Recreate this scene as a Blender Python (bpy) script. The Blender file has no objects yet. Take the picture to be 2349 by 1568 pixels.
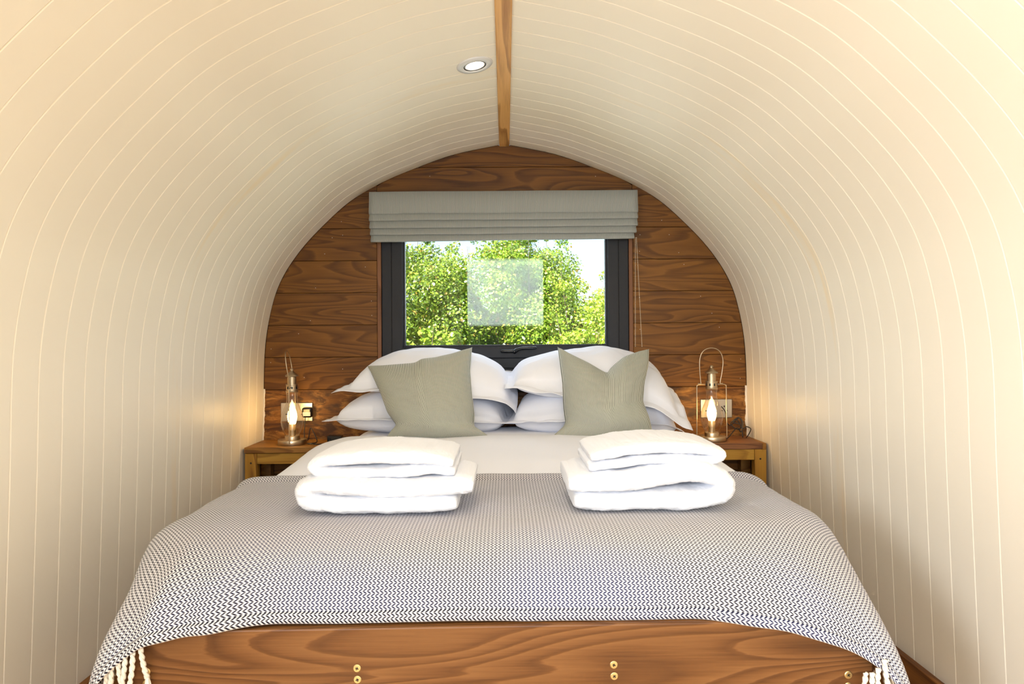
import bpy, bmesh, math, random
import numpy as np
from mathutils import Vector, Matrix, noise as mnoise

random.seed(7); np.random.seed(7)
SC = bpy.context.scene
COL = SC.collection
PI = math.pi

# ------------------------------------------------------------------ camera
F = 1567.0; W0, H0 = 2349.0, 1568.0
CZ = 1.05                                   # camera height above the floor
PSI, ROLL = 0.00925, 0.007
fw = Vector((math.sin(PSI), math.cos(PSI), 0)); r0 = Vector((math.cos(PSI), -math.sin(PSI), 0)); u0 = Vector((0, 0, 1))
cr = r0 * math.cos(ROLL) - u0 * math.sin(ROLL); cu = u0 * math.cos(ROLL) + r0 * math.sin(ROLL)
cam = bpy.data.cameras.new('camera'); camo = bpy.data.objects.new('camera', cam); COL.objects.link(camo)
cam.sensor_width = 36; cam.lens = F / W0 * 36; cam.clip_start = 0.02; cam.clip_end = 500
M = Matrix(((cr.x, cu.x, -fw.x, 0), (cr.y, cu.y, -fw.y, 0), (cr.z, cu.z, -fw.z, CZ), (0, 0, 0, 1)))
camo.matrix_world = M
SC.camera = camo
def P(px, py, d):
    """a measured pixel and its distance into the room -> a point of the room"""
    v = fw + cr * ((px - W0 / 2) / F) + cu * ((H0 / 2 - py) / F)
    v = v * (d / v.y)
    return Vector((v.x, v.y, v.z + CZ))

# ------------------------------------------------------------------ light
wd = bpy.data.worlds.new('sky'); SC.world = wd; wd.use_nodes = True
wn = wd.node_tree; bg = wn.nodes['Background']
sky = wn.nodes.new('ShaderNodeTexSky'); sky.sky_type = 'NISHITA'; sky.sun_disc = False
sky.sun_elevation = math.radians(48); sky.sun_rotation = math.radians(215); sky.dust_density = 2.0; sky.air_density = 1.0
wn.links.new(sky.outputs[0], bg.inputs[0]); bg.inputs[1].default_value = 0.32
sun = bpy.data.lights.new('sun', 'SUN'); sun.energy = 13.5; sun.angle = math.radians(0.6); sun.color = (1, .95, .86)
suno = bpy.data.objects.new('sun', sun); COL.objects.link(suno)
SUND = Vector((0.36, 0.62, -0.80)).normalized()
suno.rotation_euler = SUND.to_track_quat('-Z', 'Y').to_euler(); suno.location = (-4, -8, 9)
def area(name, loc, target, sx, sy, power, color):
    l = bpy.data.lights.new(name, 'AREA'); l.shape = 'RECTANGLE'; l.size = sx; l.size_y = sy; l.energy = power; l.color = color
    o = bpy.data.objects.new(name, l); COL.objects.link(o); o.location = loc
    o.rotation_euler = (Vector(target) - Vector(loc)).to_track_quat('-Z', 'Y').to_euler(); return o
area('daylight_door', (0, -1.72, 1.45), (0.0, 2.0, 1.60), 0.90, .78, 31, (.84, .92, 1))
area('side_fill_lamp', (-1.12, -.50, 1.22), (1.1, -.45, 1.0), 0.80, .50, 60, (.90, .95, 1))  # added fill lamp brightening the right wall, set in an unseen side window
area('daylight_window', (0, 3.42, 1.35), (0, 0.5, 0.4), 0.95, 0.55, 6, (.80, .90, 1))
vs = SC.view_settings; vs.view_transform = 'Standard'; vs.look = 'None'; vs.exposure = 0.14; vs.gamma = 1.0; vs.use_curve_mapping = False
SC.cycles.use_denoising = True
SC.cycles.max_bounces = 9; SC.cycles.diffuse_bounces = 5; SC.cycles.transparent_max_bounces = 16
SC.cycles.caustics_reflective = False; SC.cycles.caustics_refractive = False
SC.cycles.sample_clamp_indirect = 6

# ------------------------------------------------------------------ helpers
def tag(o, label=None, cat=None, group=None, kind=None):
    if label: o['label'] = label
    if cat: o['category'] = cat
    if group: o['group'] = group
    if kind: o['kind'] = kind
    return o
def empty(name, loc=(0, 0, 0), rz=0):
    o = bpy.data.objects.new(name, None); o.empty_display_size = .05; COL.objects.link(o); o.location = loc; o.rotation_euler = (0, 0, rz); return o
def mesh(name, verts, faces, uvs=None, smooth=False):
    me = bpy.data.meshes.new(name); me.from_pydata([tuple(v) for v in verts], [], faces)
    if uvs is not None:
        ul = me.uv_layers.new(name='UVMap')
        for l in me.loops: ul.data[l.index].uv = uvs[l.vertex_index]
    if smooth: me.polygons.foreach_set('use_smooth', [True] * len(me.polygons))
    me.update(); return me
def obj(name, me, mat=None, parent=None, loc=None):
    o = bpy.data.objects.new(name, me); COL.objects.link(o)
    if mat and not me.materials: me.materials.append(mat)
    if parent: o.parent = parent
    if loc is not None: o.location = loc
    return o
def fixn(me):
    bm = bmesh.new(); bm.from_mesh(me); bmesh.ops.recalc_face_normals(bm, faces=bm.faces); bm.to_mesh(me); bm.free(); return me
def bev(o, w=.002, seg=2):
    m = o.modifiers.new('bevel', 'BEVEL'); m.width = w; m.segments = seg; m.limit_method = 'ANGLE'; return o
def boxes(lst):
    V, Fc = [], []
    for (x0, x1, y0, y1, z0, z1) in lst:
        b = len(V); V += [(x0, y0, z0), (x1, y0, z0), (x1, y1, z0), (x0, y1, z0), (x0, y0, z1), (x1, y0, z1), (x1, y1, z1), (x0, y1, z1)]
        Fc += [tuple(b + i for i in f) for f in ((0, 3, 2, 1), (4, 5, 6, 7), (0, 1, 5, 4), (1, 2, 6, 5), (2, 3, 7, 6), (3, 0, 4, 7))]
    return V, Fc
def box(name, x0, x1, y0, y1, z0, z1, mat, parent=None, b=.002):
    o = obj(name, mesh(name, *boxes([(x0, x1, y0, y1, z0, z1)])), mat, parent)
    if b: bev(o, b)
    return o
def prism(poly, y0, y1):
    """(x, z) polygon extruded from y0 to y1"""
    n = len(poly); V = [(x, y0, z) for x, z in poly] + [(x, y1, z) for x, z in poly]
    Fc = [tuple(range(n)), tuple(range(2 * n - 1, n - 1, -1))] + [(i, n + i, n + (i + 1) % n, (i + 1) % n) for i in range(n)]
    return V, Fc
def ringframe(X0, X1, Z0, Z1, w, y0, y1):
    o = [(X0, Z0), (X1, Z0), (X1, Z1), (X0, Z1)]; i = [(X0 + w, Z0 + w), (X1 - w, Z0 + w), (X1 - w, Z1 - w), (X0 + w, Z1 - w)]
    V = [(x, y0, z) for x, z in o + i] + [(x, y1, z) for x, z in o + i]; Fc = []
    for k in range(4):
        j = (k + 1) % 4
        Fc += [(k, j, 4 + j, 4 + k), (8 + k, 12 + k, 12 + j, 8 + j), (k, 8 + k, 8 + j, j), (4 + k, 4 + j, 12 + j, 12 + k)]
    return V, Fc
def lathe(prof, n=40, cx=0, cy=0, closed_ends=True):
    V, Fc = [], []
    for r, z in prof:
        for i in range(n):
            a = 2 * PI * i / n; V.append((cx + r * math.cos(a), cy + r * math.sin(a), z))
    for k in range(len(prof) - 1):
        for i in range(n):
            j = (i + 1) % n; Fc.append((k * n + i, k * n + j, (k + 1) * n + j, (k + 1) * n + i))
    if closed_ends:
        Fc.append(tuple(range(n - 1, -1, -1))); Fc.append(tuple((len(prof) - 1) * n + i for i in range(n)))
    return V, Fc
def catmull(pts, m=8, closed=False):
    pts = [Vector(p) for p in pts]; out = []; n = len(pts)
    for i in range(n - 1):
        p0 = pts[max(i - 1, 0)]; p1 = pts[i]; p2 = pts[i + 1]; p3 = pts[min(i + 2, n - 1)]
        for k in range(m):
            t = k / m
            out.append(.5 * ((2 * p1) + (p2 - p0) * t + (2 * p0 - 5 * p1 + 4 * p2 - p3) * t * t + (3 * p1 - p0 - 3 * p2 + p3) * t ** 3))
    out.append(pts[-1]); return out
def tube(pts, r, n=8, base=0):
    pts = [Vector(p) for p in pts]; V, Fc = [], []; N = len(pts)
    t0 = (pts[1] - pts[0]).normalized(); up = Vector((0, 0, 1)) if abs(t0.z) < .9 else Vector((1, 0, 0))
    nrm = (up - t0 * up.dot(t0)).normalized()
    for i, p in enumerate(pts):
        t = (pts[min(i + 1, N - 1)] - pts[max(i - 1, 0)]).normalized()
        nrm = (nrm - t * nrm.dot(t)).normalized(); b = t.cross(nrm)
        rr = r[i] if isinstance(r, (list, tuple, np.ndarray)) else r
        for k in range(n):
            a = 2 * PI * k / n; V.append(p + (nrm * math.cos(a) + b * math.sin(a)) * rr)
    for i in range(N - 1):
        for k in range(n):
            j = (k + 1) % n; Fc.append((base + i * n + k, base + i * n + j, base + (i + 1) * n + j, base + (i + 1) * n + k))
    Fc.append(tuple(base + k for k in range(n - 1, -1, -1))); Fc.append(tuple(base + (N - 1) * n + k for k in range(n)))
    return V, Fc
def tubes(lst, n=8):
    V, Fc = [], []
    for pts, r in lst:
        v, f = tube(pts, r, n, len(V)); V += v; Fc += f
    return V, Fc
def sstep(a, b, x):
    t = np.clip((x - a) / (b - a), 0, 1); return t * t * (3 - 2 * t)
def grid_faces(nu, nv, wrap=False):
    Fc = []
    for j in range(nv - 1):
        for i in range(nu - (0 if wrap else 1)):
            i2 = (i + 1) % nu
            Fc.append((j * nu + i, j * nu + i2, (j + 1) * nu + i2, (j + 1) * nu + i))
    return Fc
def fbm(p, s, seed=0):
    return mnoise.noise(Vector((p[0] * s + seed, p[1] * s - seed, p[2] * s + 2 * seed)))

# ------------------------------------------------------------------ materials
class N:
    def __init__(s, name):
        s.m = bpy.data.materials.new(name); s.m.use_nodes = True; s.t = s.m.node_tree; s.b = s.t.nodes['Principled BSDF']; s.out = s.t.nodes['Material Output']
    def n(s, typ, ins=None, **kw):
        x = s.t.nodes.new(typ)
        for k, v in kw.items(): setattr(x, k, v)
        for k, v in (ins or {}).items():
            if isinstance(v, bpy.types.NodeSocket): s.t.links.new(v, x.inputs[k])
            else: x.inputs[k].default_value = v
        return x
    def math(s, op, a, b=0.0, c=None):
        d = {0: a, 1: b}
        if c is not None: d[2] = c
        return s.n('ShaderNodeMath', d, operation=op).outputs[0]
    def ramp(s, fac, stops, interp='LINEAR'):
        r = s.n('ShaderNodeValToRGB', {0: fac}); cr_ = r.color_ramp; cr_.interpolation = interp
        while len(cr_.elements) < len(stops): cr_.elements.new(.5)
        for e, (p, c) in zip(cr_.elements, stops): e.position = p; e.color = (*c, 1)
        return r.outputs[0]
    def mix(s, f, a, b, bt='MIX'):
        x = s.n('ShaderNodeMix', data_type='RGBA', blend_type=bt)
        for k, v in ((0, f), (6, a), (7, b)):
            if isinstance(v, bpy.types.NodeSocket): s.t.links.new(v, x.inputs[k])
            else: x.inputs[k].default_value = (*v, 1) if isinstance(v, tuple) and len(v) == 3 else v
        return x.outputs[2]
    def set(s, **kw):
        for k, v in kw.items():
            k = k.replace('_', ' ')
            if isinstance(v, bpy.types.NodeSocket): s.t.links.new(v, s.b.inputs[k])
            else: s.b.inputs[k].default_value = (*v, 1) if isinstance(v, tuple) and len(v) == 3 else v
        return s
    def bump(s, h, strength=.3, dist=.002):
        b = s.n('ShaderNodeBump', {'Height': h, 'Strength': strength, 'Distance': dist}); s.t.links.new(b.outputs[0], s.b.inputs['Normal']); return s
def plain(name, col, rough=.5, metal=0, **kw):
    m = N(name); m.set(Base_Color=col, Roughness=rough, Metallic=metal, **kw)
    c = m.n('ShaderNodeTexCoord').outputs['Object']; nz = m.n('ShaderNodeTexNoise', {'Vector': c, 'Scale': 90.0, 'Detail': 3.0}).outputs[0]
    m.set(Base_Color=m.mix(m.math('MULTIPLY', nz, .25), col, tuple(x * .8 for x in col))); return m.m
def wood(name, cols, axis=0, stretch=7.0, base=1.3, lines=9.0, rough=.5, warp=.35, fine=.45, spec=.3, pale=None, dark_patch=None):
    """cathedral grain: the contour lines of a stretched smooth noise, with fine fibres"""
    m = N(name); tc = m.n('ShaderNodeTexCoord').outputs['Object']; rnd = m.n('ShaderNodeObjectInfo').outputs['Random']
    off = m.n('ShaderNodeCombineXYZ', {0: m.math('MULTIPLY', rnd, 37.0), 1: m.math('MULTIPLY', rnd, 91.0), 2: m.math('MULTIPLY', rnd, 63.0)}).outputs[0]
    v = m.n('ShaderNodeVectorMath', {0: tc, 1: off}, operation='ADD').outputs[0]
    sc = [base * stretch] * 3; sc[axis] = base
    mp = m.n('ShaderNodeMapping', {'Vector': v, 'Scale': tuple(sc)}).outputs[0]
    n1 = m.n('ShaderNodeTexNoise', {'Vector': mp, 'Scale': 1.0, 'Detail': 1.5, 'Roughness': .4, 'Distortion': warp}).outputs[0]
    fs = [260.0] * 3; fs[axis] = 7.0
    mf = m.n('ShaderNodeMapping', {'Vector': v, 'Scale': tuple(fs)}).outputs[0]
    n2 = m.n('ShaderNodeTexNoise', {'Vector': mf, 'Scale': 1.0, 'Detail': 3.0, 'Roughness': .6}).outputs[0]
    ph_ = m.math('FRACT', m.math('ADD', m.math('MULTIPLY', n1, lines), m.math('MULTIPLY', n2, .22)))
    rings = m.ramp(ph_, [(0, (.0, .0, .0)), (.55, (.55, .55, .55)), (.80, (1, 1, 1)), (.93, (.8, .8, .8)), (1.0, (0, 0, 0))])
    n3 = m.n('ShaderNodeTexNoise', {'Vector': v, 'Scale': 2.2, 'Detail': 2.0}).outputs[0]
    fac = m.math('ADD', m.math('MULTIPLY', rings, 1 - fine), m.math('MULTIPLY', n2, fine))
    fac = m.math('ADD', fac, m.math('MULTIPLY', m.math('SUBTRACT', n3, .5), .5))
    fac = m.math('ADD', fac, m.math('MULTIPLY', m.math('SUBTRACT', rnd, .5), .22))
    col = m.ramp(fac, [(.05, cols[0]), (.5, cols[1]), (.95, cols[2])])
    if pale:
        n4 = m.n('ShaderNodeTexNoise', {'Vector': m.n('ShaderNodeMapping', {'Vector': v, 'Scale': (9, 9, 26)}).outputs[0], 'Scale': 1.0, 'Detail': 5.0, 'Roughness': .65, 'Distortion': .8}).outputs[0]
        col = m.mix(m.ramp(n4, [(.47, (0, 0, 0)), (.66, (1, 1, 1))]), col, pale)
    if dark_patch:
        n5 = m.n('ShaderNodeTexNoise', {'Vector': m.n('ShaderNodeMapping', {'Vector': v, 'Scale': (6, 6, 16), 'Location': (3, 1, 2)}).outputs[0], 'Scale': 1.0, 'Detail': 4.0, 'Roughness': .6, 'Distortion': .5}).outputs[0]
        col = m.mix(m.ramp(n5, [(.5, (0, 0, 0)), (.64, (1, 1, 1))]), col, dark_patch)
    m.set(Base_Color=col, Roughness=rough, **{'Specular_IOR_Level': spec}); m.bump(fac, .25, .0012); return m.m

M_plank = wood('thermo_wood_plank', [(.215, .088, .0135), (.140, .053, .0075), (.058, .020, .0033)], lines=13, rough=.5)
M_worn = wood('worn_plank', [(.22, .09, .015), (.13, .048, .008), (.045, .016, .004)], lines=10, rough=.55, pale=(.36, .17, .04), dark_patch=(.045, .018, .007))
M_foot = wood('bed_board_wood', [(.22, .098, .032), (.145, .058, .017), (.065, .024, .007)], base=1.25, stretch=6.5, lines=17, rough=.42, warp=.5)
M_beam = wood('ridge_beam_wood', [(.80, .48, .19), (.70, .39, .135), (.36, .17, .05)], axis=1, base=.9, stretch=16, lines=4, rough=.5)
M_stand = wood('nightstand_wood', [(.36, .175, .038), (.26, .115, .022), (.12, .045, .009)], base=2, lines=7, rough=.5)
M_yellow = wood('treated_pine', [(.48, .28, .045), (.40, .21, .03), (.22, .10, .013)], base=2, lines=5, rough=.55)
M_yellowv = wood('treated_pine_upright', [(.48, .27, .04), (.40, .20, .026), (.22, .095, .012)], axis=2, base=2, lines=5, rough=.55)
M_top = wood('dark_stand_top', [(.33, .145, .06), (.22, .092, .038), (.12, .045, .02)], base=2, lines=6, rough=.5)
M_base = wood('baseboard_wood', [(.30, .12, .025), (.20, .075, .015), (.09, .03, .008)], axis=1, lines=6)
M_floor = wood('floor_oak', [(.68, .50, .32), (.60, .43, .26), (.42, .28, .15)], axis=1, lines=6)
M_trimw = wood('window_lining_wood', [(.26, .115, .055), (.19, .08, .036), (.11, .04, .018)], axis=2, lines=5)

def paint(name, stain=False):
    m = N(name); tc = m.n('ShaderNodeTexCoord').outputs['Object']
    n1 = m.n('ShaderNodeTexNoise', {'Vector': tc, 'Scale': 1.7, 'Detail': 2.0}).outputs[0]
    col = m.mix(n1, (.84, .785, .68), (.86, .805, .70))
    if stain:
        n2 = m.n('ShaderNodeTexNoise', {'Vector': m.n('ShaderNodeMapping', {'Vector': tc, 'Scale': (2.2, 18, 2.2), 'Location': (1.3, .2, 0)}).outputs[0], 'Scale': 1.0, 'Detail': 2.0}).outputs[0]
        col = m.mix(m.ramp(n2, [(.50, (0, 0, 0)), (.72, (.55, .55, .55))]), col, (.88, .70, .44))
    n3 = m.n('ShaderNodeTexNoise', {'Vector': tc, 'Scale': 60.0, 'Detail': 3.0}).outputs[0]
    m.set(Base_Color=col, Roughness=.42, **{'Specular_IOR_Level': .4}); m.bump(n3, .05, .001); return m.m
M_paint = paint('cream_paint'); M_paint_s = paint('cream_paint_stained', True)
M_back = plain('dark_backing', (.035, .02, .012), .9)
M_filler = plain('white_filler', (.82, .76, .68), .8)
M_upvc = N('anthracite_foil'); _c = M_upvc.n('ShaderNodeTexCoord').outputs['Object']
_n = M_upvc.n('ShaderNodeTexNoise', {'Vector': _c, 'Scale': 350.0, 'Detail': 2.0}).outputs[0]
M_upvc.set(Base_Color=M_upvc.mix(_n, (.010, .010, .014), (.022, .023, .029)), Roughness=.5, **{'Specular_IOR_Level': .3}); M_upvc.bump(_n, .35, .0008); M_upvc = M_upvc.m
M_black = plain('black_plastic', (.006, .006, .007), .25)
M_rubber = plain('black_cable', (.008, .008, .009), .45)
M_white = plain('white_plastic', (.8, .8, .8), .35)
M_cord = plain('bead_chain_ivory', (.75, .66, .52), .4)
def metal(name, col, rough):
    m = N(name); tc = m.n('ShaderNodeTexCoord').outputs['Object']
    n = m.n('ShaderNodeTexNoise', {'Vector': m.n('ShaderNodeMapping', {'Vector': tc, 'Scale': (60, 60, 900)}).outputs[0], 'Scale': 1.0, 'Detail': 2.0}).outputs[0]
    m.set(Base_Color=col, Metallic=1.0, Roughness=m.math('ADD', m.math('MULTIPLY', n, .2), rough)); m.bump(n, .06, .0005); return m.m
M_brass = metal('brushed_antique_brass', (.56, .45, .31), .22)
M_steel = metal('brushed_steel', (.50, .47, .42), .26)
M_label = plain('grey_sticker', (.42, .42, .45), .5)
M_ring = plain('satin_white_ring', (.66, .67, .70), .35)
M_screw = metal('yellow_zinc_screw', (.72, .56, .28), .3)
def glass(name, tint=(1, 1, 1), edge=1.0, base=.04, pw=4.0):
    m = N(name); fa = m.n('ShaderNodeLayerWeight', {'Blend': .5}).outputs['Facing']
    f = m.math('MULTIPLY', m.math('ADD', m.math('MULTIPLY', m.math('POWER', fa, pw), 1 - base), base), edge)
    tr = m.n('ShaderNodeBsdfTransparent', {'Color': (*tint, 1)}).outputs[0]; gl = m.n('ShaderNodeBsdfGlossy', {'Color': (1, 1, 1, 1), 'Roughness': .01}).outputs[0]
    mx = m.n('ShaderNodeMixShader', {0: f, 1: tr, 2: gl}).outputs[0]
    m.t.links.new(mx, m.out.inputs[0]); return m.m
M_pane = glass('window_glass', (.98, .99, .985), .17)
M_chim = glass('lamp_glass', (.93, .91, .88), .9, .06, 2.6)
def emit(name, col, s):
    m = N(name); e = m.n('ShaderNodeEmission', {'Color': (*col, 1), 'Strength': s}).outputs[0]; m.t.links.new(e, m.out.inputs[0]); return m.m
M_bulb = emit('warm_bulb', (1, .62, .22), 42.0)
M_down = emit('downlight_lens', (1, .86, .62), 22.0)

def fabric(name, col, noise_scale=500.0, bump=.25, col2=None, wr=0.0):
    m = N(name); tc = m.n('ShaderNodeTexCoord').outputs['Object']
    n = m.n('ShaderNodeTexNoise', {'Vector': tc, 'Scale': noise_scale, 'Detail': 3.0, 'Roughness': .7}).outputs[0]
    w = m.n('ShaderNodeTexNoise', {'Vector': tc, 'Scale': 9.0, 'Detail': 4.0, 'Distortion': .6}).outputs[0]
    h = m.math('ADD', m.math('MULTIPLY', n, .35), m.math('MULTIPLY', w, wr))
    m.set(Base_Color=m.mix(n, col, col2 or col), Roughness=.9, **{'Specular_IOR_Level': .15, 'Sheen_Weight': .15}); m.bump(h, bump, .003); return m.m
M_cotton = fabric('white_cotton', (.79, .81, .90), 500, .35, (.83, .85, .94), 2.2)
M_duvet = fabric('white_duvet_cotton', (.79, .80, .87), 500, .15, (.82, .83, .90), .8)
M_towel = fabric('white_terry', (.78, .80, .87), 420, .9, (.83, .85, .91), .9)
M_mattress = fabric('mattress_ticking', (.7, .68, .64))
M_tassel = fabric('cream_cotton_yarn', (.80, .74, .64), 300, .5, (.86, .81, .72))

def striped(name, light, dark, pitch, duty, uv=True, bump=.4):
    m = N(name); tc = m.n('ShaderNodeTexCoord'); sp = m.n('ShaderNodeSeparateXYZ', {0: tc.outputs['UV' if uv else 'Object']}).outputs
    jit = m.n('ShaderNodeTexNoise', {'Vector': tc.outputs['UV' if uv else 'Object'], 'Scale': 40.0, 'Detail': 2.0}).outputs[0]
    ph = m.math('ADD', m.math('DIVIDE', sp[0], pitch), m.math('MULTIPLY', jit, .25))
    tri = m.math('ABSOLUTE', m.math('SUBTRACT', m.math('FRACT', ph), .5))
    f = m.ramp(tri, [(duty / 2 - .04, (1, 1, 1)), (duty / 2 + .04, (0, 0, 0))])
    wv = m.n('ShaderNodeTexNoise', {'Vector': tc.outputs['UV' if uv else 'Object'], 'Scale': 900.0, 'Detail': 1.0}).outputs[0]
    m.set(Base_Color=m.mix(f, light, dark), Roughness=.85, **{'Specular_IOR_Level': .15, 'Sheen_Weight': .1}); m.bump(wv, bump, .001); return m.m
M_tick = striped('green_ticking_stripe', (.60, .60, .52), (.13, .15, .125), .0058, .46)
M_blind = striped('blind_ticking_stripe', (.45, .465, .45), (.165, .185, .185), .0066, .42, uv=False)

# navy and white herringbone (metric uv)
m = N('navy_white_herringbone'); tc = m.n('ShaderNodeTexCoord').outputs['UV']; sp = m.n('ShaderNodeSeparateXYZ', {0: tc}).outputs
HR = .0047; PT = .0079
wob = m.n('ShaderNodeTexNoise', {'Vector': tc, 'Scale': 30.0, 'Detail': 2.0}).outputs[0]
vv = m.math('ADD', sp[1], m.math('MULTIPLY', wob, .0006))
tri = m.math('PINGPONG', vv, HR)
ph = m.math('FRACT', m.math('DIVIDE', m.math('ADD', sp[0], m.math('MULTIPLY', tri, 1.45)), PT))
dk = m.math('ABSOLUTE', m.math('SUBTRACT', ph, .5))
dkf = m.ramp(dk, [(.215, (1, 1, 1)), (.28, (0, 0, 0))])
gap = m.ramp(m.math('DIVIDE', tri, HR), [(0.0, (0, 0, 0)), (.10, (1, 1, 1)), (.90, (1, 1, 1)), (1.0, (0, 0, 0))])
fac = m.mix(1.0, dkf, gap, 'MULTIPLY')
ncol = m.n('ShaderNodeTexNoise', {'Vector': tc, 'Scale': 2.5, 'Detail': 1.0}).outputs[0]
navy = m.mix(m.ramp(ncol, [(.4, (0, 0, 0)), (.62, (1, 1, 1))]), (.013, .012, .026), (.014, .017, .075))
m.set(Base_Color=m.mix(fac, (.74, .73, .76), navy), Roughness=.9, **{'Specular_IOR_Level': .1, 'Sheen_Weight': .1})
m.bump(m.math('ABSOLUTE', m.math('SUBTRACT', m.math('FRACT', m.math('MULTIPLY', ph, 2.0)), .5)), .5, .0015); M_herr = m.m

# leaves
m = N('hedge_leaf'); at = m.n('ShaderNodeAttribute', attribute_name='leafcol').outputs[0]
df = m.n('ShaderNodeBsdfDiffuse', {'Color': at}).outputs[0]; tl = m.n('ShaderNodeBsdfTranslucent', {'Color': m.mix(1.0, at, (1.0, 1.0, .35), 'MULTIPLY')}).outputs[0]
gl = m.n('ShaderNodeBsdfGlossy', {'Color': (1, 1, 1, 1), 'Roughness': .35}).outputs[0]
mx = m.n('ShaderNodeMixShader', {0: .30, 1: df, 2: tl}).outputs[0]; mx2 = m.n('ShaderNodeMixShader', {0: .05, 1: mx, 2: gl}).outputs[0]
m.t.links.new(mx2, m.out.inputs[0]); M_leaf = m.m
M_twig = plain('twig_bark', (.20, .15, .10), .9)
m = N('grass_ground'); c = m.n('ShaderNodeTexCoord').outputs['Object']; n_ = m.n('ShaderNodeTexNoise', {'Vector': c, 'Scale': 3.0, 'Detail': 6.0}).outputs[0]
m.set(Base_Color=m.ramp(n_, [(.3, (.05, .10, .02)), (.7, (.16, .24, .05))]), Roughness=1.0); M_ground = m.m

# ------------------------------------------------------------------ the arch of the pod
YB = 3.152; YF = -1.62; PITCH = 0.0893
_z = np.array([0, .20, .45, .75, .97, 1.09, 1.20, 1.295, 1.386, 1.487, 1.589, 1.702, 1.786, 1.852, 1.914, 1.9585])
_x = np.array([1.142, 1.137, 1.127, 1.116, 1.110, 1.099, 1.078, 1.050, 1.005, .933, .838, .711, .567, .412, .236, .0235])
arch = [Vector((x, 0, z)) for x, z in zip(_x, _z)]
ARC = [(p.x, p.z) for p in catmull(arch, 5)]
_az = np.array([p[1] for p in ARC]); _ax = np.array([p[0] for p in ARC])
def XW(z): return float(np.interp(z, _az, _ax))
def ZW(x): return float(np.interp(-abs(x), -_ax, _az))
def arcnormals():
    out = []
    for i in range(len(ARC)):
        a = ARC[max(i - 1, 0)]; b = ARC[min(i + 1, len(ARC) - 1)]
        t = Vector((b[0] - a[0], b[1] - a[1])).normalized(); out.append((t.y, -t.x))     # outward for the right side
    return out
NRM = arcnormals()
def offs(i, d): return ARC[i][0] + NRM[i][0] * d, ARC[i][1] + NRM[i][1] * d

def board_mesh(s, a=0, b=None):
    e = .0023; g = .0017; b = len(ARC) if b is None else b
    prof = [(0.0002, .012), (0.0002, g), (e, 0), (PITCH - e, 0), (PITCH - .0002, g), (PITCH - .0002, .012)]   # (along y, outward)
    V, Fc = [], []; n = len(prof); nr_ = b - a
    for i in range(a, b):
        for (y, d) in prof:
            x, z = offs(i, d); V.append((s * x, y, z))
    for i in range(nr_ - 1):
        for k in range(n):
            j = (k + 1) % n; Fc.append((i * n + k, i * n + j, (i + 1) * n + j, (i + 1) * n + k))
    Fc.append(tuple(range(n))); Fc.append(tuple((nr_ - 1) * n + k for k in range(n)))
    me = mesh('board', V, Fc); fixn(me)
    me.polygons.foreach_set('use_smooth', [len(p.vertices) == 4 for p in me.polygons]); me.update()
    for ed in me.edges:
        p, q = ed.vertices
        if p % n == q % n: ed.use_edge_sharp = True
    return me
nb = int((YB - YF) / PITCH)
KW0, KW1 = 36, 46                                # boards interrupted by the added side window (unseen, behind the camera)
IA = min(range(len(ARC)), key=lambda i: abs(ARC[i][1] - .93)); IB = min(range(len(ARC)), key=lambda i: abs(ARC[i][1] - 1.50))
SY1 = YB - KW0 * PITCH; SY0 = YB - KW1 * PITCH
def shell(s, name, ya, yb, a, b, par):
    V, Fc = [], []
    for i in range(a, b):
        for d in (.013, .07):
            x, z = offs(i, d)
            for y in (ya, yb): V.append((s * x, y, z))
    for i in range(b - a - 1):
        q = i * 4; c = q + 4
        Fc += [(q, q + 1, c + 1, c), (q + 2, c + 2, c + 3, q + 3), (q, c, c + 2, q + 2), (q + 1, q + 3, c + 3, c + 1)]
    Fc += [(0, 2, 3, 1), (len(V) - 4, len(V) - 3, len(V) - 1, len(V) - 2)]
    return obj(name, fixn(mesh(name, V, Fc)), M_filler, par)
NA = len(ARC)
for s, side in ((-1, 'left'), (1, 'right')):
    if s > 0: w = shell(s, 'wall_' + side, YF - .08, YB + .12, 0, NA, None)
    else:
        w = shell(s, 'wall_' + side, SY1, YB + .12, 0, NA, None)
        shell(s, 'backing', YF - .08, SY0, 0, NA, w); shell(s, 'backing', SY0, SY1, 0, IA + 1, w); shell(s, 'backing', SY0, SY1, IB, NA, w)
    tag(w, 'cream painted grooved boards curving up to the ridge on the %s of the bed' % side, 'wall', kind='structure')
    bme = board_mesh(s); bme2 = bme.copy(); bme.materials.append(M_paint); bme2.materials.append(M_paint_s)
    lo_, hi_ = board_mesh(s, 0, IA + 1), board_mesh(s, IB, None); lo_.materials.append(M_paint); hi_.materials.append(M_paint)
    for k in range(nb):
        y = YB - (k + 1) * PITCH
        if s < 0 and KW0 <= k < KW1:
            obj('board', lo_, None, w, (0, y, 0)); obj('board', hi_, None, w, (0, y, 0)); continue
        obj('board', bme2 if k == 9 else bme, None, w, (0, y, 0))
V, Fc = ringframe(SY0 - .03, SY1 + .03, ARC[IA][1] - .03, ARC[IB][1] + .04, .05, 0, .12)
V = [(-1.165 + b - (.0 if c < 1.2 else .0) , a, c) for a, b, c in V]
V = [(x if c < 1.2 else x + (.13 if x > -1.1 else 0.1), y, c) for x, y, c in V]
o = obj('added_window', fixn(mesh('added_window_frame', V, Fc)), M_upvc); tag(o, 'added dark window frame around the side fill lamp, unseen behind the camera', 'window', kind='structure')  # window added out of view, there to let the side fill in

# ridge beam
zr = 1.9585
o = obj('trim_1', mesh('ridge_beam', *boxes([(-.0235, .0235, YF, YB + .004, zr - .007, zr + .075)])), M_beam); bev(o, .003)
tag(o, 'pale timber ridge beam running along the top of the ceiling', 'beam', kind='structure')

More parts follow.
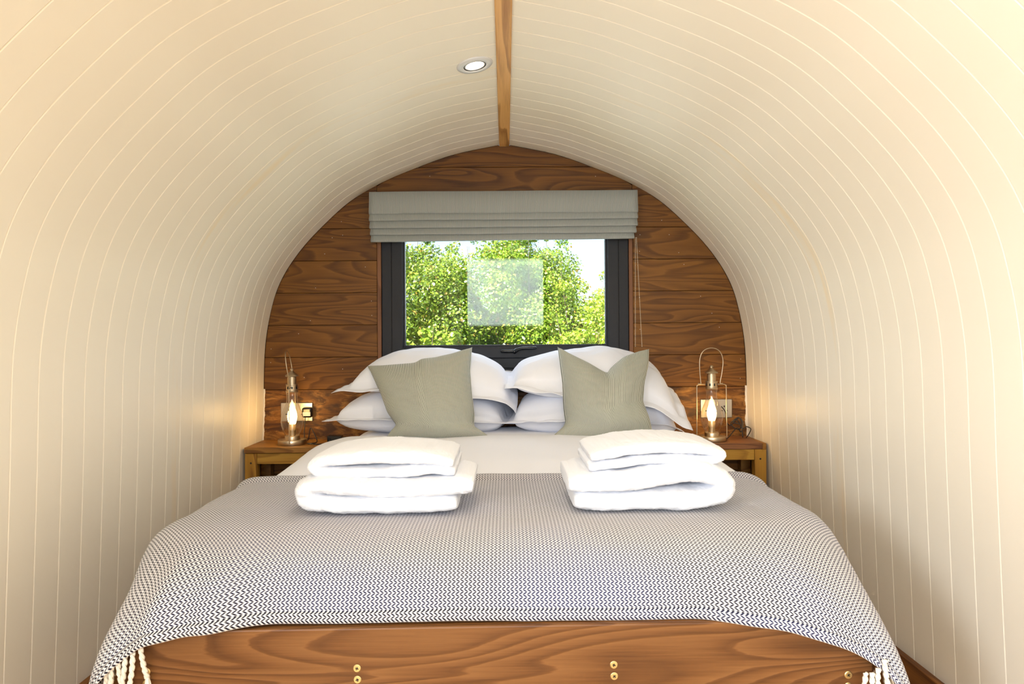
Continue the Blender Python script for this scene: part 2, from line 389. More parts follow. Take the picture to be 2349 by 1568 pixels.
# ------------------------------------------------------------------ floor, skirting, front wall with the door
o = obj('floor', mesh('floor', *boxes([(-1.2, 1.2, YF - .08, YB + .12, -.06, 0)])), M_floor); tag(o, 'wooden floor below the bed', 'floor', kind='structure')
for s, side in ((-1, 'left'), (1, 'right')):
    x = s * 1.139
    V, Fc = boxes([(min(x, x - s * .022), max(x, x - s * .022), YF, YB - .002, 0, .153)])
    for i, (a, b, c) in enumerate(V):
        if abs(a - x) < 1e-6: V[i] = (s * (XW(c) - .0005), b, c)
    nx = 60
    o = obj('baseboard_' + side, mesh('baseboard', V, Fc), M_base); bev(o, .002)
    tag(o, 'brown wooden skirting board along the foot of the %s wall' % side, 'skirting', kind='structure')
DX0, DX1, DZ = -.45, .45, 1.84
wf = obj('wall_front', fixn(mesh('wall_front', *prism([(DX0, 0)] + [(-XW(z), z) for z in np.linspace(0, 1.955, 30)] + [(0, zr), (0, DZ), (DX0, DZ)], YF - .08, YF))), M_paint)
wf2 = obj('wall_front_panel', fixn(mesh('wall_front_panel', *prism([(DX1, 0), (DX1, DZ), (0, DZ), (0, zr)] + [(XW(z), z) for z in np.linspace(1.955, 0, 30)], YF - .08, YF))), M_paint, wf)
tag(wf, 'cream end wall around the entrance behind the camera', 'wall', kind='structure')
V, Fc = boxes([(DX0 - .05, DX0, YF - .09, YF + .015, 0, DZ + .05), (DX1, DX1 + .05, YF - .09, YF + .015, 0, DZ + .05), (DX0, DX1, YF - .09, YF + .015, DZ, DZ + .05)])
o = obj('door_1', mesh('door_frame', V, Fc), M_upvc); tag(o, 'dark frame of the open entrance behind the camera', 'door frame', kind='structure')

# ------------------------------------------------------------------ back wall: backing, planks, window
WX0, WX1, WZ0, WZ1 = -.590, .590, .800, 1.672          # rough opening
def clip_poly(z0, z1, x0, x1, g=.0010):
    """rectangle x0..x1, z0..z1 cut by the arch"""
    zs = [z0] + [z for z in _az if z0 < z < z1] + [z1]
    zs = [z for z in zs if z <= zr]
    if z1 > zr: zs.append(zr - .001)
    R = [(min(x1, XW(z) - g), z) for z in zs]; L = [(max(x0, -XW(z) + g), z) for z in zs]
    return R, L
wb = []
def piece(name, z0, z1, x0, x1, y0, y1, mat, parent, g=.0010, b=.0012):
    R, L = clip_poly(z0, z1, x0, x1, g)
    pts = [p for p in [*R, *reversed(L)]]; out = []
    for p in pts:
        if not out or (abs(p[0] - out[-1][0]) + abs(p[1] - out[-1][1])) > 1e-5: out.append(p)
    out = [p for p in out]
    me = fixn(mesh(name, *prism(out, y0, y1))); o = obj(name, me, mat, parent)
    if b: bev(o, b, 1)
    return o
back = piece('wall_back', 0, WZ0, -2, 2, YB + .0195, YB + .12, M_back, None, -.012, 0)
tag(back, 'brown wooden plank end wall around the window above the headboard', 'wall', kind='structure')
piece('backing', WZ0, WZ1, -2, WX0, YB + .0195, YB + .12, M_back, back, -.012, 0)
piece('backing', WZ0, WZ1, WX1, 2, YB + .0195, YB + .12, M_back, back, -.012, 0)
piece('backing', WZ1, 2.0, -2, 2, YB + .0195, YB + .12, M_back, back, -.012, 0)
def zz(py): return CZ + (784 - py) / 497.1
rows = [zr + .01, zz(383), zz(448), zz(522), zz(595.5), zz(669), zz(742.3), zz(815.8), zz(889.5), .597, .45, .303, .156, .0]
def plank(z0, z1, x0, x1, mat=M_plank):
    y = YB + random.uniform(-.0004, .0012)
    return piece('plank', z0 + .0009, z1 - .0009, x0, x1, y, YB + .019, mat, back)
plank(rows[1], rows[0], -2, 2)
plank(rows[2], rows[1], WX0 + .001, WX1 - .001); plank(rows[2], rows[1], -2, WX0 - .001); plank(rows[2], rows[1], WX1 + .001, 2)
plank(WZ1, rows[2], WX0 + .001, WX1 - .001)
PL = []
for i in range(2, len(rows) - 1):
    z1, z0 = rows[i], rows[i + 1]; mt = M_worn if i == 8 else M_plank
    if z0 >= WZ0 - .08 and i != 8 or z1 > WZ0:
        plank(z0, z1, -2, WX0 - .001, mt); plank(z0, z1, WX1 + .001, 2, mt)
        if z0 < WZ0: plank(z0, WZ0, WX0 + .001, WX1 - .001, mt)
    else:
        plank(z0, z1, -2, 2, mt)
# white filler dots over the nail heads, and the chipped sealant beside the lowest worn plank
dots = [(783, 508), (745, 582), (838, 612), (724, 660), (852, 690), (712, 735), (853, 723), (762, 545), (786, 539), (685, 765), (622, 800),
        (1468, 538), (1467, 576), (1535, 538), (1557, 579), (1467, 682), (1468, 755), (1607, 679), (1633, 718), (1518, 505), (1650, 750), (1569, 606), (986, 404), (1366, 404), (698, 865), (786, 846), (621, 831), (1699, 823), (1698, 867)]
dv, dfc = lathe([(.0014, -.0012), (.0012, -.0016), (.0005, -.0019)], 8)
dme = mesh('nail_filler', [(x, z, y) for x, y, z in dv], dfc); dme.materials.append(M_filler)
for a, b in dots:
    p = P(a, b, YB); obj('nail_filler', dme, None, back, (p.x, YB + .0008, p.z))
for s in (-1, 1):
    pts = []
    for i in range(60):
        z = .60 + i * .0041; w_ = .0065 + .004 * mnoise.noise(Vector((z * 38, s, 0))) + .002 * mnoise.noise(Vector((z * 160, s, 3)))
        if s > 0: w_ += .007 * max(0, mnoise.noise(Vector((z * 14, 5, 0)))) + .002
        pts.append((z, max(w_, .003)))
    poly = [(s * (XW(z) - .001), z) for z, w_ in pts] + [(s * (XW(z) - w_), z) for z, w_ in reversed(pts)]
    obj('sealant', fixn(mesh('sealant', *prism(poly, YB - .004, YB + .001))), M_filler, back)

# window
win = empty('window_1', (0, YB, 0)); tag(win, 'anthracite framed top hung window in the plank wall', 'window', kind='structure')
def wpart(name, V, Fc, mat, b=.0025):
    V = [(x, y - YB, z) for x, y, z in V]; o = obj(name, fixn(mesh(name, V, Fc)), mat, win)
    if b: bev(o, b)
    return o
lin = wpart('window_lining', *ringframe(WX0 + .001, WX1 - .001, WZ0 + .001, WZ1 - .001, .017, YB - .003, YB + .118), M_trimw, .001)
X0, X1 = -.571, .571
fr = wpart('window_frame', *ringframe(X0, X1, .928, 1.653, .048, YB + .006, YB + .075), M_upvc, .003)
sh_ = wpart('sash', *ringframe(X0 + .044, X1 - .044, .974, 1.611, .054, YB + .0, YB + .060), M_upvc, .006)
bd_ = wpart('glazing_bead', *ringframe(X0 + .096, X1 - .096, 1.026, 1.559 + .045, .012, YB + .010, YB + .04), M_upvc, .004)
cill = wpart('window_cill', *boxes([(X0, X1, YB + .004, YB + .06, .819, .927)]), M_upvc, .001)
pv, pf = boxes([(X0 + .104, X1 - .104, -.002, .002, -.285, .285)])
pane = obj('pane', mesh('pane', pv, pf), M_pane, win, (0, .034, 1.318)); pane.rotation_euler = (math.radians(1.15), 0, 0)
pane2 = obj('pane', pane.data, M_pane, win, (0, .052, 1.318)); pane2.rotation_euler = (math.radians(1.05), 0, 0)
# handle
hp = P(1182, 805, YB)
Vh, Fh = tubes([(catmull([(-.068, -.010, .0), (-.04, -.012, 0), (-.006, -.014, 0)], 4), [.004, .0075, .008, .008, .008, .008, .008, .008, .009]),
                (catmull([(-.006, -.012, -.004), (.008, -.026, .006), (.03, -.032, .013), (.06, -.033, .0145), (.096, -.032, .0145)], 5), [.010] * 6 + [.0075] * 14 + [.004])], 10)
hd = obj('window_handle', mesh('window_handle', Vh, Fh, smooth=True), M_black, win, (hp.x, 0, hp.z))
Vk, Fk = lathe([(.0035, 0), (.0035, .003), (.002, .004)], 12)
obj('keyhole', mesh('keyhole', [(x, -z, y) for x, y, z in Vk], Fk), M_steel, hd, (-.003, -.024, 0))

# ------------------------------------------------------------------ roman blind with its bead chain
bl = empty('roman_blind', (0, 3.08, 1.73)); tag(bl, 'grey green ticking stripe roman blind pulled up above the window', 'blind')
def bz(py): return CZ + (784 - py) / 508.8
def strip(name, x0, x1, prof, mat, parent, org, wav=.0015, nx=50, seed=0, th=.003, dr=0.0):
    """(y, z) profile swept along x with slight unevenness"""
    V = []
    for j, (y, z) in enumerate(prof):
        for i in range(nx + 1):
            x = x0 + (x1 - x0) * i / nx
            w_ = wav * mnoise.noise(Vector((x * 4, seed * 3.1, 0)))
            V.append((x - org[0], y + w_ * .8 - org[1], z + w_ + dr * (x - x0) / (x1 - x0) - org[2]))
    me = mesh(name, V, grid_faces(nx + 1, len(prof)), smooth=True); o = obj(name, me, mat, parent)
    sm = o.modifiers.new('thick', 'SOLIDIFY'); sm.thickness = th; sm.offset = 0; return o
bx0, bx1 = P(847, 490, 3.08).x, P(1463, 490, 3.08).x
org = (0, 3.08, 1.73)
strip('panel', bx0, bx1, [(3.135, bz(438.5)), (3.092, bz(437.5)), (3.083, bz(439)), (3.079, bz(462)), (3.072, bz(484)), (3.074, bz(488.5)), (3.084, bz(489.5)), (3.10, bz(478))], M_blind, bl, org, .002, seed=1, dr=.003)
fz = [(487, 505), (504, 522), (521, 537.5), (536, 552)]
for k, (a, b) in enumerate(fz):
    y = 3.0795 + .0035 * k; xo = (.001, .0015, .003, .0055)[k]; a -= 6
    dr = (.006, .007, .008, .010)[k]
    strip('fold', bx0 + xo, bx1 - xo - (0, 0, .004, .010)[k], [(y + .018, bz(a - 4)), (y + .004, bz(a + 4)), (y, bz((a + b) / 2)), (y - .010, bz(b - 3.5)), (y - .010, bz(b - .6)), (y + .004, bz(b + .3)), (y + .018, bz(b - 6))], M_blind, bl, org, .0022, seed=k + 2, th=.002, dr=dr)
o = box('head_rail', bx0 + .004, bx1 - .004, 3.088, 3.150, bz(452), bz(439.5), M_white, None, .001)
o.parent = bl; o.matrix_parent_inverse = Matrix.Translation((0, -3.08, -1.73))
bm = bmesh.new(); pts = [(P(1457.5 - .0 * i, 545 + i * 3.15, 3.11)) for i in range(80)] + [P(1460 + i * .16, 545 + i * 3.15, 3.105) for i in range(80)]
for p in pts:
    bmesh.ops.create_icosphere(bm, subdivisions=1, radius=.0021, matrix=Matrix.Translation(Vector(p) - Vector(org)))
me = bpy.data.meshes.new('bead_chain'); bm.to_mesh(me); bm.free(); ch = obj('bead_chain', me, M_cord, bl); tag(ch, 'ivory bead chain hanging from the right end', kind='stuff')

# ------------------------------------------------------------------ bed
bed = empty('bed', (0, 2.2, 0)); tag(bed, 'low wooden bed with a wide grained foot board screwed at the front', 'bed')
def bbox(name, x0, x1, y0, y1, z0, z1, mat, b=.003):
    o = obj(name, mesh(name, *boxes([(x0, x1, y0 - 2.2, y1 - 2.2, z0, z1)])), mat, bed); bev(o, b); return o
FB = obj('foot_board', fixn(mesh('foot_board', *prism([(-.712, .30), (.672, .30), (.672, .455), (.64, .478), (.60, .503), (.54, .532), (-.712, .530)], 1.250 - 2.2, 1.278 - 2.2))), M_foot, bed); bev(FB, .003)
# slight slope of the board's top as in the photo
for v in FB.data.vertices:
    if v.co.z > .529: v.co.z += .003 * (v.co.x / .7)
bbox('lower_foot_board', -.712, .672, 1.251, 1.278, .07, .297, M_foot)
for s in (-1, 1):
    bbox('side_rail', min(s * .665, s * .690), max(s * .665, s * .690), 1.279, 3.14, .22, .49, M_foot)
    bbox('leg', min(s * .59, s * .66), max(s * .59, s * .66), 1.28, 1.35, 0, .30, M_yellowv)
    bbox('leg', min(s * .59, s * .66), max(s * .59, s * .66), 3.06, 3.13, 0, .30, M_yellowv)
bbox('slat_base', -.664, .664, 1.279, 3.14, .30, .345, M_stand)
sv, sf = lathe([(.0072, 0), (.0072, -.0012), (.0060, -.0022), (.0028, -.0023), (.0026, -.0012), (.0004, -.0011)], 20)
sme = mesh('screw', [(x, z, y) for x, y, z in sv], sf); sme.materials.append(M_screw)
cvx, cfx = boxes([(-.003, .003, -.0026, -.0020, -.0006, .0006), (-.0006, .0006, -.0026, -.0020, -.003, .003)]); cme = mesh('cross_slot', cvx, cfx); cme.materials.append(M_black)
for a, b in ((336, 1540), (336, 1566), (819, 1532), (820, 1558), (1408, 1524), (1409, 1550), (1946, 1547), (1946, 1573)):
    p = P(a, b, 1.25); so = obj('screw', sme, None, bed, (p.x, 1.2505 - 2.2, p.z)); so.rotation_euler = (0, random.random() * 1.5, 0)
    obj('cross_slot', cme, None, so, (0, 0, 0))

mt = empty('mattress', (0, 2.2, .346)); tag(mt, 'mattress hidden under the white duvet', 'mattress')
V, Fc = boxes([(-.62, .62, -.82, .93, 0, .240)]); o = obj('mattress_core', mesh('mattress_core', V, Fc), M_mattress, mt); bev(o, .05, 5)

# drape helper: quarter superellipse fold by arc length
def fold_table(A, B, n):
    th = np.linspace(0, PI / 2, 400); h = A * np.sin(th) ** (2 / n); d = B * (1 - np.cos(th) ** (2 / n))
    s = np.concatenate([[0], np.cumsum(np.hypot(np.diff(h), np.diff(d)))]); return s, h, d
def fold(a, h0, A, B, n=2.5, flare=0.0):
    """a: arc length from the middle -> (distance out, drop)"""
    s, h, d = fold_table(A, B, n); e = a - h0
    if e <= 0: return a, 0.0
    if e >= s[-1]: return h0 + A + (e - s[-1]) * flare, B + (e - s[-1])
    return h0 + float(np.interp(e, s, h)), float(np.interp(e, s, d))
from functools import lru_cache
fold_table = lru_cache(None)(fold_table)

TOP = .652
def duvet_top(y):
    return float(np.interp(y, [1.2, 2.0, 2.35, 2.55, 2.63, 2.72, 2.80, 3.2], [TOP - .008, TOP - .006, TOP + .010, TOP + .023, TOP + .023, TOP + .014, TOP + .012, TOP + .012]))
# duvet
nu, nv = 90, 110; V, UV = [], []
for j in range(nv):
    t = j / (nv - 1) * 1.95                    # arc length from the back (y = 2.98) to the front
    yf, dz = fold(t, 1.44, .22, .110, 2.4); y = 2.98 - yf + .005
    for i in range(nu):
        s = -1 + 2 * i / (nu - 1); a = abs(s) * .93
        w = sstep(1.62, 1.34, y); sg = 1 if s > 0 else -1
        h0 = .60 * (1 - w) + (.52 if sg < 0 else .42) * w; A = .145 * (1 - w) + (.175 if sg < 0 else .24) * w
        x, dx = fold(a, round(h0, 2), round(A, 2), .085, 2.4)
        z = duvet_top(y) - dz - dx + .006 * mnoise.noise(Vector((x * s * 3, y * 3, 1))) * (1 if dz < .01 else .3) + .003 * mnoise.noise(Vector((s * 9, y * 9, 4)))
        z = max(z, .36 if dx > .01 else .50); z -= (.016 + .030 * float(sstep(.40, .66, x)) * float(sstep(1.75, 1.5, y))) * float(sstep(1.985, 1.93, y)); y += .02 * float(sstep(1.5, 1.3, y)); x -= (.018 + .04 * float(sstep(1.75, 1.5, y))) * float(sstep(1.985, 1.93, y)) * float(sstep(.5, .7, x))
        x *= 1 - .13 * float(sstep(2.50, 2.78, y)) * float(sstep(.3, .7, x))
        V.append((sg * x, y, z))
keep = [j for j in range(nv) if V[j * nu + nu // 2][1] > 1.86]; nv = len(keep)
V = V[:nv * nu]
dv_ = obj('duvet', mesh('duvet', V, grid_faces(nu, nv), smooth=True), M_duvet); tag(dv_, 'smooth white duvet covering the mattress below the pillows', 'duvet')
sm = dv_.modifiers.new('thick', 'SOLIDIFY'); sm.thickness = .016; sm.offset = -1

# throw
SL, SR = .865, .862; TB = 1.985; T1 = .80
nu, nv = 260, 120; V, UV = [], []
def throw_pt(sv_, t):
    yf, dz = fold(t, .47, .245, .119, 2.3)
    y = TB - yf
    sg = 1 if sv_ > 0 else -1; a = abs(sv_)
    w = float(sstep(1.56, 1.27, y)) if sg < 0 else float(sstep(1.66, 1.28, y))
    if sg < 0: h0, A, B = .700 * (1 - w) + .50 * w, .090 * (1 - w) + .250 * w, .070 * (1 - w) + .165 * w
    else: h0, A, B = .655 * (1 - w) + .40 * w, .115 * (1 - w) + .335 * w, .080 * (1 - w) + .195 * w
    x, dx = fold(a, round(h0, 3), round(A, 3), round(B, 3), 2.5 - .4 * w if sg < 0 else 2.2 - .15 * w, .04)
    z = TOP + .004 - dz - dx
    fr_ = float(sstep(1.50, 1.28, y)) * float(sstep(.34 if sg > 0 else .42, .50 if sg > 0 else .57, x))
    y -= .040 * fr_
    # soft folds near the corners
    if sg < 0:
        y += fr_ * .006 * (math.sin((x - .55) * 60) - 1) ; z += .006 * math.exp(-((x - .64) / .03) ** 2) * float(sstep(1.5, 1.35, y))
        x += .004 * math.sin(y * 22) * float(sstep(.35, .65, x))
    else:
        y += fr_ * .005 * (math.sin((x - .45) * 40) - 1)
    z += .0025 * mnoise.noise(Vector((sv_ * 5, t * 5, 2))) + .0012 * mnoise.noise(Vector((sv_ * 16, t * 16, 5)))
    if t < .03: z += .012 * (1 - t / .03) ** .7; 
    if a < .2: pass
    y += .004 * mnoise.noise(Vector((sv_ * 2.2, 7, 0))) * (1 - fr_)
    return sg * x, y, z
TMAX = .47 + fold_table(.245, .119, 2.3)[0][-1] + .001
for j in range(nv):
    t = TMAX * j / (nv - 1)
    for i in range(nu):
        s = -SL + (SL + SR) * i / (nu - 1)
        V.append(throw_pt(s, t)); UV.append((s + 5, t + 5))
thr = empty('throw_blanket', (0, 1.6, TOP)); tag(thr, 'navy and white herringbone throw with cream tassels across the foot of the bed', 'throw')
V = [(x, y - 1.6, z - TOP) for x, y, z in V]
tc_ = obj('woven_cloth', mesh('woven_cloth', V, grid_faces(nu, nv), UV, True), M_herr, thr)
sm = tc_.modifiers.new('thick', 'SOLIDIFY'); sm.thickness = .005; sm.offset = 1
# hem along the front edge: a doubled band
Vb, UVb = [], []
for j in range(5):
    for i in range(nu):
        s = -SL + (SL + SR) * i / (nu - 1); t = TMAX - .017 + .017 * j / 4
        x, y, z = throw_pt(s, t); k = math.sin(PI * min(1, (j + .2) / 2.2) / 2)
        Vb.append((x, y - .0055 * k - 1.6, z - TOP - (.002 if j == 4 else 0))); UVb.append((s + 5, (TMAX - t) * 1.1 + 5))
hb = obj('hem', mesh('hem', Vb, grid_faces(nu, 5), UVb, True), M_herr, thr); sm = hb.modifiers.new('thick', 'SOLIDIFY'); sm.thickness = .003; sm.offset = 0
# tassels: twisted yarn with a frayed end
def tassel_mesh(seed, L=.085):
    rnd = random.Random(seed); lst = []
    bend = rnd.uniform(-.010, .010); by = rnd.uniform(-.006, .006)
    for k in range(2):
        pts = [Vector((bend * (t / 12) ** 2 + .0022 * math.cos(t * 1.25 + k * PI), by * (t / 12) ** 2 + .0022 * math.sin(t * 1.25 + k * PI), -L * .72 * t / 12)) for t in range(13)]
        lst.append((pts, .0031))
    e = Vector((bend, by, -L * .72))
    for k in range(9):
        a = k * 2.4; r = rnd.uniform(.003, .010)
        lst.append(([e + Vector((0, 0, .004)), e + Vector((r * .5 * math.cos(a), r * .5 * math.sin(a), -.01)), e + Vector((r * math.cos(a), r * math.sin(a), -L * .28 * rnd.uniform(.7, 1.1)))], [.0026, .0020, .0008]))
    return mesh('tassel', *tubes(lst, 6), smooth=True)
tms = [tassel_mesh(i) for i in range(5)]
for t_ in tms: t_.materials.append(M_tassel)
def tassel(x, y, z, tilt=(0, 0)):
    o = obj('tassel', random.choice(tms), None, thr, (x, y - 1.6, z - TOP)); o.rotation_euler = (tilt[0], tilt[1], random.uniform(0, 6)); return o
for k in range(24):
    t = .02 + k * .031
    for sg, S_ in ((-1, SL), (1, SR)):
        x, y, z = throw_pt(sg * S_, min(t, TMAX))
        tassel(x + sg * .003, y, z + .004, (random.uniform(-.1, .1), random.uniform(-.12, .12)))
for (a, b) in ((238, 1540), (252, 1532), (266, 1524), (283, 1512), (300, 1506), (318, 1492)):
    p = P(a, b - 7, 1.222); tassel(p.x, 1.228, p.z, (random.uniform(-.1, .1), random.uniform(-.12, .12)))
for (a, b) in ((1993, 1545), (2008, 1545), (2022, 1535), (2036, 1515)):
    p = P(a, b + 4, 1.205); tassel(p.x, 1.215, p.z, (random.uniform(-.1, .1), random.uniform(-.1, .1)))

# ------------------------------------------------------------------ pillows and cushions
def coons(c00, c10, c11, c01, eb, et, el, er):
    """corner points and four edge functions w -> offset vector; returns f(u, v)"""
    def E(a, b, f): return lambda w: a.lerp(b, w) + f(w)
    B, T, L, R = E(c00, c10, eb), E(c01, c11, et), E(c00, c01, el), E(c10, c11, er)
    def f(u, v):
        return B(u) * (1 - v) + T(u) * v + L(v) * (1 - u) + R(v) * u - (c00 * (1 - u) * (1 - v) + c10 * u * (1 - v) + c11 * u * v + c01 * (1 - u) * v)
    return f
def bow(v, p=2.0, c=.5):
    v = Vector(v)
    def f(w):
        k = (w / c if w < c else (1 - w) / (1 - c)); return v * (1 - (1 - k) ** p if p > 1 else k)
    return f
def vee(v, c=.5, p=1.0):
    v = Vector(v); return lambda w: v * ((w / c if w < c else (1 - w) / (1 - c)) ** p)
def pts_edge(a, b, lst):
    """edge that passes through measured points, given as (w, point)"""
    ws = [0] + [w for w, _ in lst] + [1]; off = [Vector((0, 0, 0))] + [q - a.lerp(b, w) for w, q in lst] + [Vector((0, 0, 0))]
    def f(w):
        return Vector([float(np.interp(w, ws, [o_[k] for o_ in off])) for k in range(3)])
    def g(w): return (f(max(0, w - .03)) + f(w) * 2 + f(min(1, w + .03))) / 4 if 0 < w < 1 else f(w)
    return g
def puffy(name, f, up, down, nrm, mat, fl=(.0, .0), ex=.40, n=56, parent=None, org=None, uvs=(1, 1), wr=.003, seed=0, prof=None, m=None):
    org = Vector(org); nrm = Vector(nrm).normalized(); V, UV = [], []; m = m or n
    for side in (0, 1):
        for j in range(m + 1):
            for i in range(n + 1):
                uu, v2 = i / n, j / m
                uu = .5 - .5 * math.cos(PI * uu) if False else uu
                p = f(uu, v2); U = (2 * uu - 1) / (1 - fl[0]); Vv = (2 * v2 - 1) / (1 - fl[1])
                q = max(0, 1 - U * U) * max(0, 1 - Vv * Vv)
                h = q ** ex
                if prof: h *= prof(uu, v2)
                k = up if side == 0 else -down
                w_ = wr * (mnoise.noise(Vector((uu * 6 + seed, v2 * 5, seed))) + .5 * mnoise.noise(Vector((uu * 14, v2 * 12 + seed, seed))))
                flw = (wr * 2.2 * mnoise.noise(Vector((uu * 9 + seed * 2, v2 * 9, 3)))) if q <= 0 else 0
                p = p + nrm * (h * k + w_ * (.4 + h) + flw + (.0008 if side == 0 else -.0008))
                V.append(p - org); UV.append((uu * uvs[0], v2 * uvs[1]))
    nn = (n + 1) * (m + 1); F1 = grid_faces(n + 1, m + 1); F2 = [tuple(nn + k for k in reversed(q)) for q in F1]; Fb = []
    for i in range(n): Fb += [(i, nn + i, nn + i + 1, i + 1), (m * (n + 1) + i, m * (n + 1) + i + 1, nn + m * (n + 1) + i + 1, nn + m * (n + 1) + i)]
    for j in range(m): Fb += [(j * (n + 1), (j + 1) * (n + 1), nn + (j + 1) * (n + 1), nn + j * (n + 1)), (j * (n + 1) + n, nn + j * (n + 1) + n, nn + (j + 1) * (n + 1) + n, (j + 1) * (n + 1) + n)]
    me = fixn(mesh(name, V, F1 + F2 + Fb, UV, True)); o = obj(name, me, mat, parent)
    if parent is None: o.location = org
    return o
Z0 = Vector((0, 0, 0))
def V3(x, y, z): return Vector((x, y, z))
# lower left
lower_prof = lambda u, v: .80 + .20 * math.sin(PI * u)
a, b_ = P(738, 966, 2.76), P(1206, 972, 2.84); c, d_ = V3(.10, 3.13, .735), V3(-.70, 3.13, .735)
p1 = puffy('pillow', coons(a, b_, c, d_, pts_edge(a, b_, [(.2, P(822, 962, 2.74)), (.35, P(892, 963, 2.73)), (.6, P(1000, 966, 2.73)), (.85, P(1110, 968, 2.75)), (.95, P(1150, 971, 2.77))]), bow((0, 0, .01)), bow((.02, 0, .01)), bow((-.02, 0, 0))),
           .115, .085, (0, 0, 1), M_cotton, (.12, .16), .30, parent=None, org=(-.35, 2.95, .66), seed=3, wr=.004)
tag(p1, 'white flanged pillow on the bed, lower one of the left pair', 'pillow')
# upper left
a, b_ = P(760, 901, 2.77), P(1183, 948, 2.78); c, d_ = V3(.02, 3.14, .885), V3(-.62, 3.14, .90)
p2 = puffy('pillow', coons(a, b_, c, d_, pts_edge(a, b_, [(.1, P(800, 897, 2.76)), (.3, P(880, 897, 2.74)), (.6, P(1010, 908, 2.73)), (.78, P(1090, 914, 2.74)), (.9, P(1150, 920, 2.75)), (.96, P(1172, 932, 2.76))]), bow((0, 0, .02)), bow((.03, 0, .02)), bow((.02, 0, .02))),
           .125, .050, (0, 0, 1), M_cotton, (.13, .20), .36, parent=None, org=(-.35, 2.95, .82), seed=8, wr=.005, prof=lambda u, v: 1 - .12 * max(0, u - .6))
tag(p2, 'white flanged pillow behind the left striped cushion, lying on top of the left pair', 'pillow')
# lower right
a, b_ = P(1160, 970, 2.79), P(1572, 993, 2.79); c, d_ = V3(.70, 3.13, .72), V3(.03, 3.13, .745)
p3 = puffy('pillow', coons(a, b_, c, d_, pts_edge(a, b_, [(.2, P(1230, 968, 2.75)), (.45, P(1300, 966, 2.73)), (.7, P(1440, 966, 2.73)), (.9, P(1540, 975, 2.75))]), bow((0, 0, .01)), bow((.02, 0, .01)), bow((-.02, 0, 0))),
           .120, .085, (0, 0, 1), M_cotton, (.08, .16), .28, parent=None, org=(.40, 2.95, .66), seed=14, wr=.004)
tag(p3, 'white pillow under the slipped one, lower one of the right pair', 'pillow')
# upper right, slipped down to the right
a, b_ = P(1156, 891, 2.77), P(1590, 987, 2.72); c, d_ = V3(.72, 3.12, .81), P(1150, 850, 3.10)
p4 = puffy('pillow', coons(a, b_, c, d_, pts_edge(a, b_, [(.08, P(1185, 889, 2.74)), (.18, P(1225, 899, 2.73)), (.35, P(1290, 907, 2.73)), (.6, P(1400, 915, 2.72)), (.78, P(1480, 930, 2.71)), (.9, P(1545, 962, 2.71))]),
            pts_edge(d_, c, [(.3, V3(.2, 3.14, .90)), (.6, V3(.43, 3.14, .91)), (.85, V3(.62, 3.13, .87))]), bow((.01, 0, .0)), pts_edge(b_, c, [(.35, P(1564, 925, 2.86)), (.65, P(1545, 892, 2.98))])),
           .120, .055, (0, 0, 1), M_cotton, (.13, .18), .36, parent=None, org=(.42, 2.95, .82), seed=21, wr=.006, prof=lambda u, v: 1 - .15 * max(0, u - .6))
tag(p4, 'white pillow with a wavy flange slipping down to the right beside the lantern', 'pillow')
# striped cushions
a, b_, c, d_ = P(880, 1010, 2.66), P(1130, 1006, 2.67), P(1083, 796, 2.86), P(843, 839, 2.84)
fl_ = coons(a, b_, c, d_, pts_edge(a, b_, [(.5, P(1000, 1014, 2.62))]), pts_edge(d_, c, [(.15, P(880, 840, 2.82)), (.4, P(955, 835, 2.81)), (.5, P(968, 826, 2.81)), (.62, P(1000, 822, 2.82)), (.8, P(1040, 812, 2.83))]),
            pts_edge(a, d_, [(.09, P(900, 985, 2.66)), (.13, P(911, 977, 2.67)), (.3, P(888, 945, 2.70)), (.55, P(874, 905, 2.75)), (.8, P(857, 868, 2.80))]),
            pts_edge(b_, c, [(.07, P(1108, 990, 2.66)), (.15, P(1087, 978, 2.67)), (.3, P(1089, 950, 2.69)), (.5, P(1083, 905, 2.74)), (.75, P(1079, 850, 2.80))]))
q1 = puffy('cushion', fl_, .095, .06, (0, -1, .35), M_tick, (0, 0), .36, org=(-.30, 2.72, .68), uvs=(.43, .43), seed=5, wr=.003, n=70)
tag(q1, 'green ticking stripe cushion with tilted top edge leaning on the left pillows', 'cushion', 'striped cushions')
a, b_, c, d_ = P(1255, 1010, 2.66), P(1500, 1004, 2.68), P(1489, 800, 2.86), P(1279, 795, 2.84)
fl_ = coons(a, b_, c, d_, pts_edge(a, b_, [(.5, P(1380, 1014, 2.62))]), pts_edge(d_, c, [(.12, P(1304, 812, 2.81)), (.3, P(1345, 833, 2.79)), (.44, P(1378, 853, 2.79)), (.52, P(1391, 859, 2.79)), (.60, P(1399, 845, 2.80)), (.75, P(1428, 820, 2.81)), (.9, P(1465, 806, 2.84))]),
            pts_edge(a, d_, [(.07, P(1285, 985, 2.66)), (.14, P(1297, 972, 2.67)), (.3, P(1292, 935, 2.70)), (.6, P(1290, 880, 2.76)), (.85, P(1283, 825, 2.81))]),
            pts_edge(b_, c, [(.2, P(1488, 958, 2.69)), (.35, P(1474, 925, 2.71)), (.6, P(1478, 880, 2.76)), (.85, P(1488, 835, 2.81))]))
q2 = puffy('cushion', fl_, .100, .06, (0, -1, .35), M_tick, (0, 0), .36, org=(.40, 2.72, .68), uvs=(.43, .43), seed=9, wr=.003, n=70)
tag(q2, 'green ticking stripe cushion with a deep notch pressed into its top edge', 'cushion', 'striped cushions')

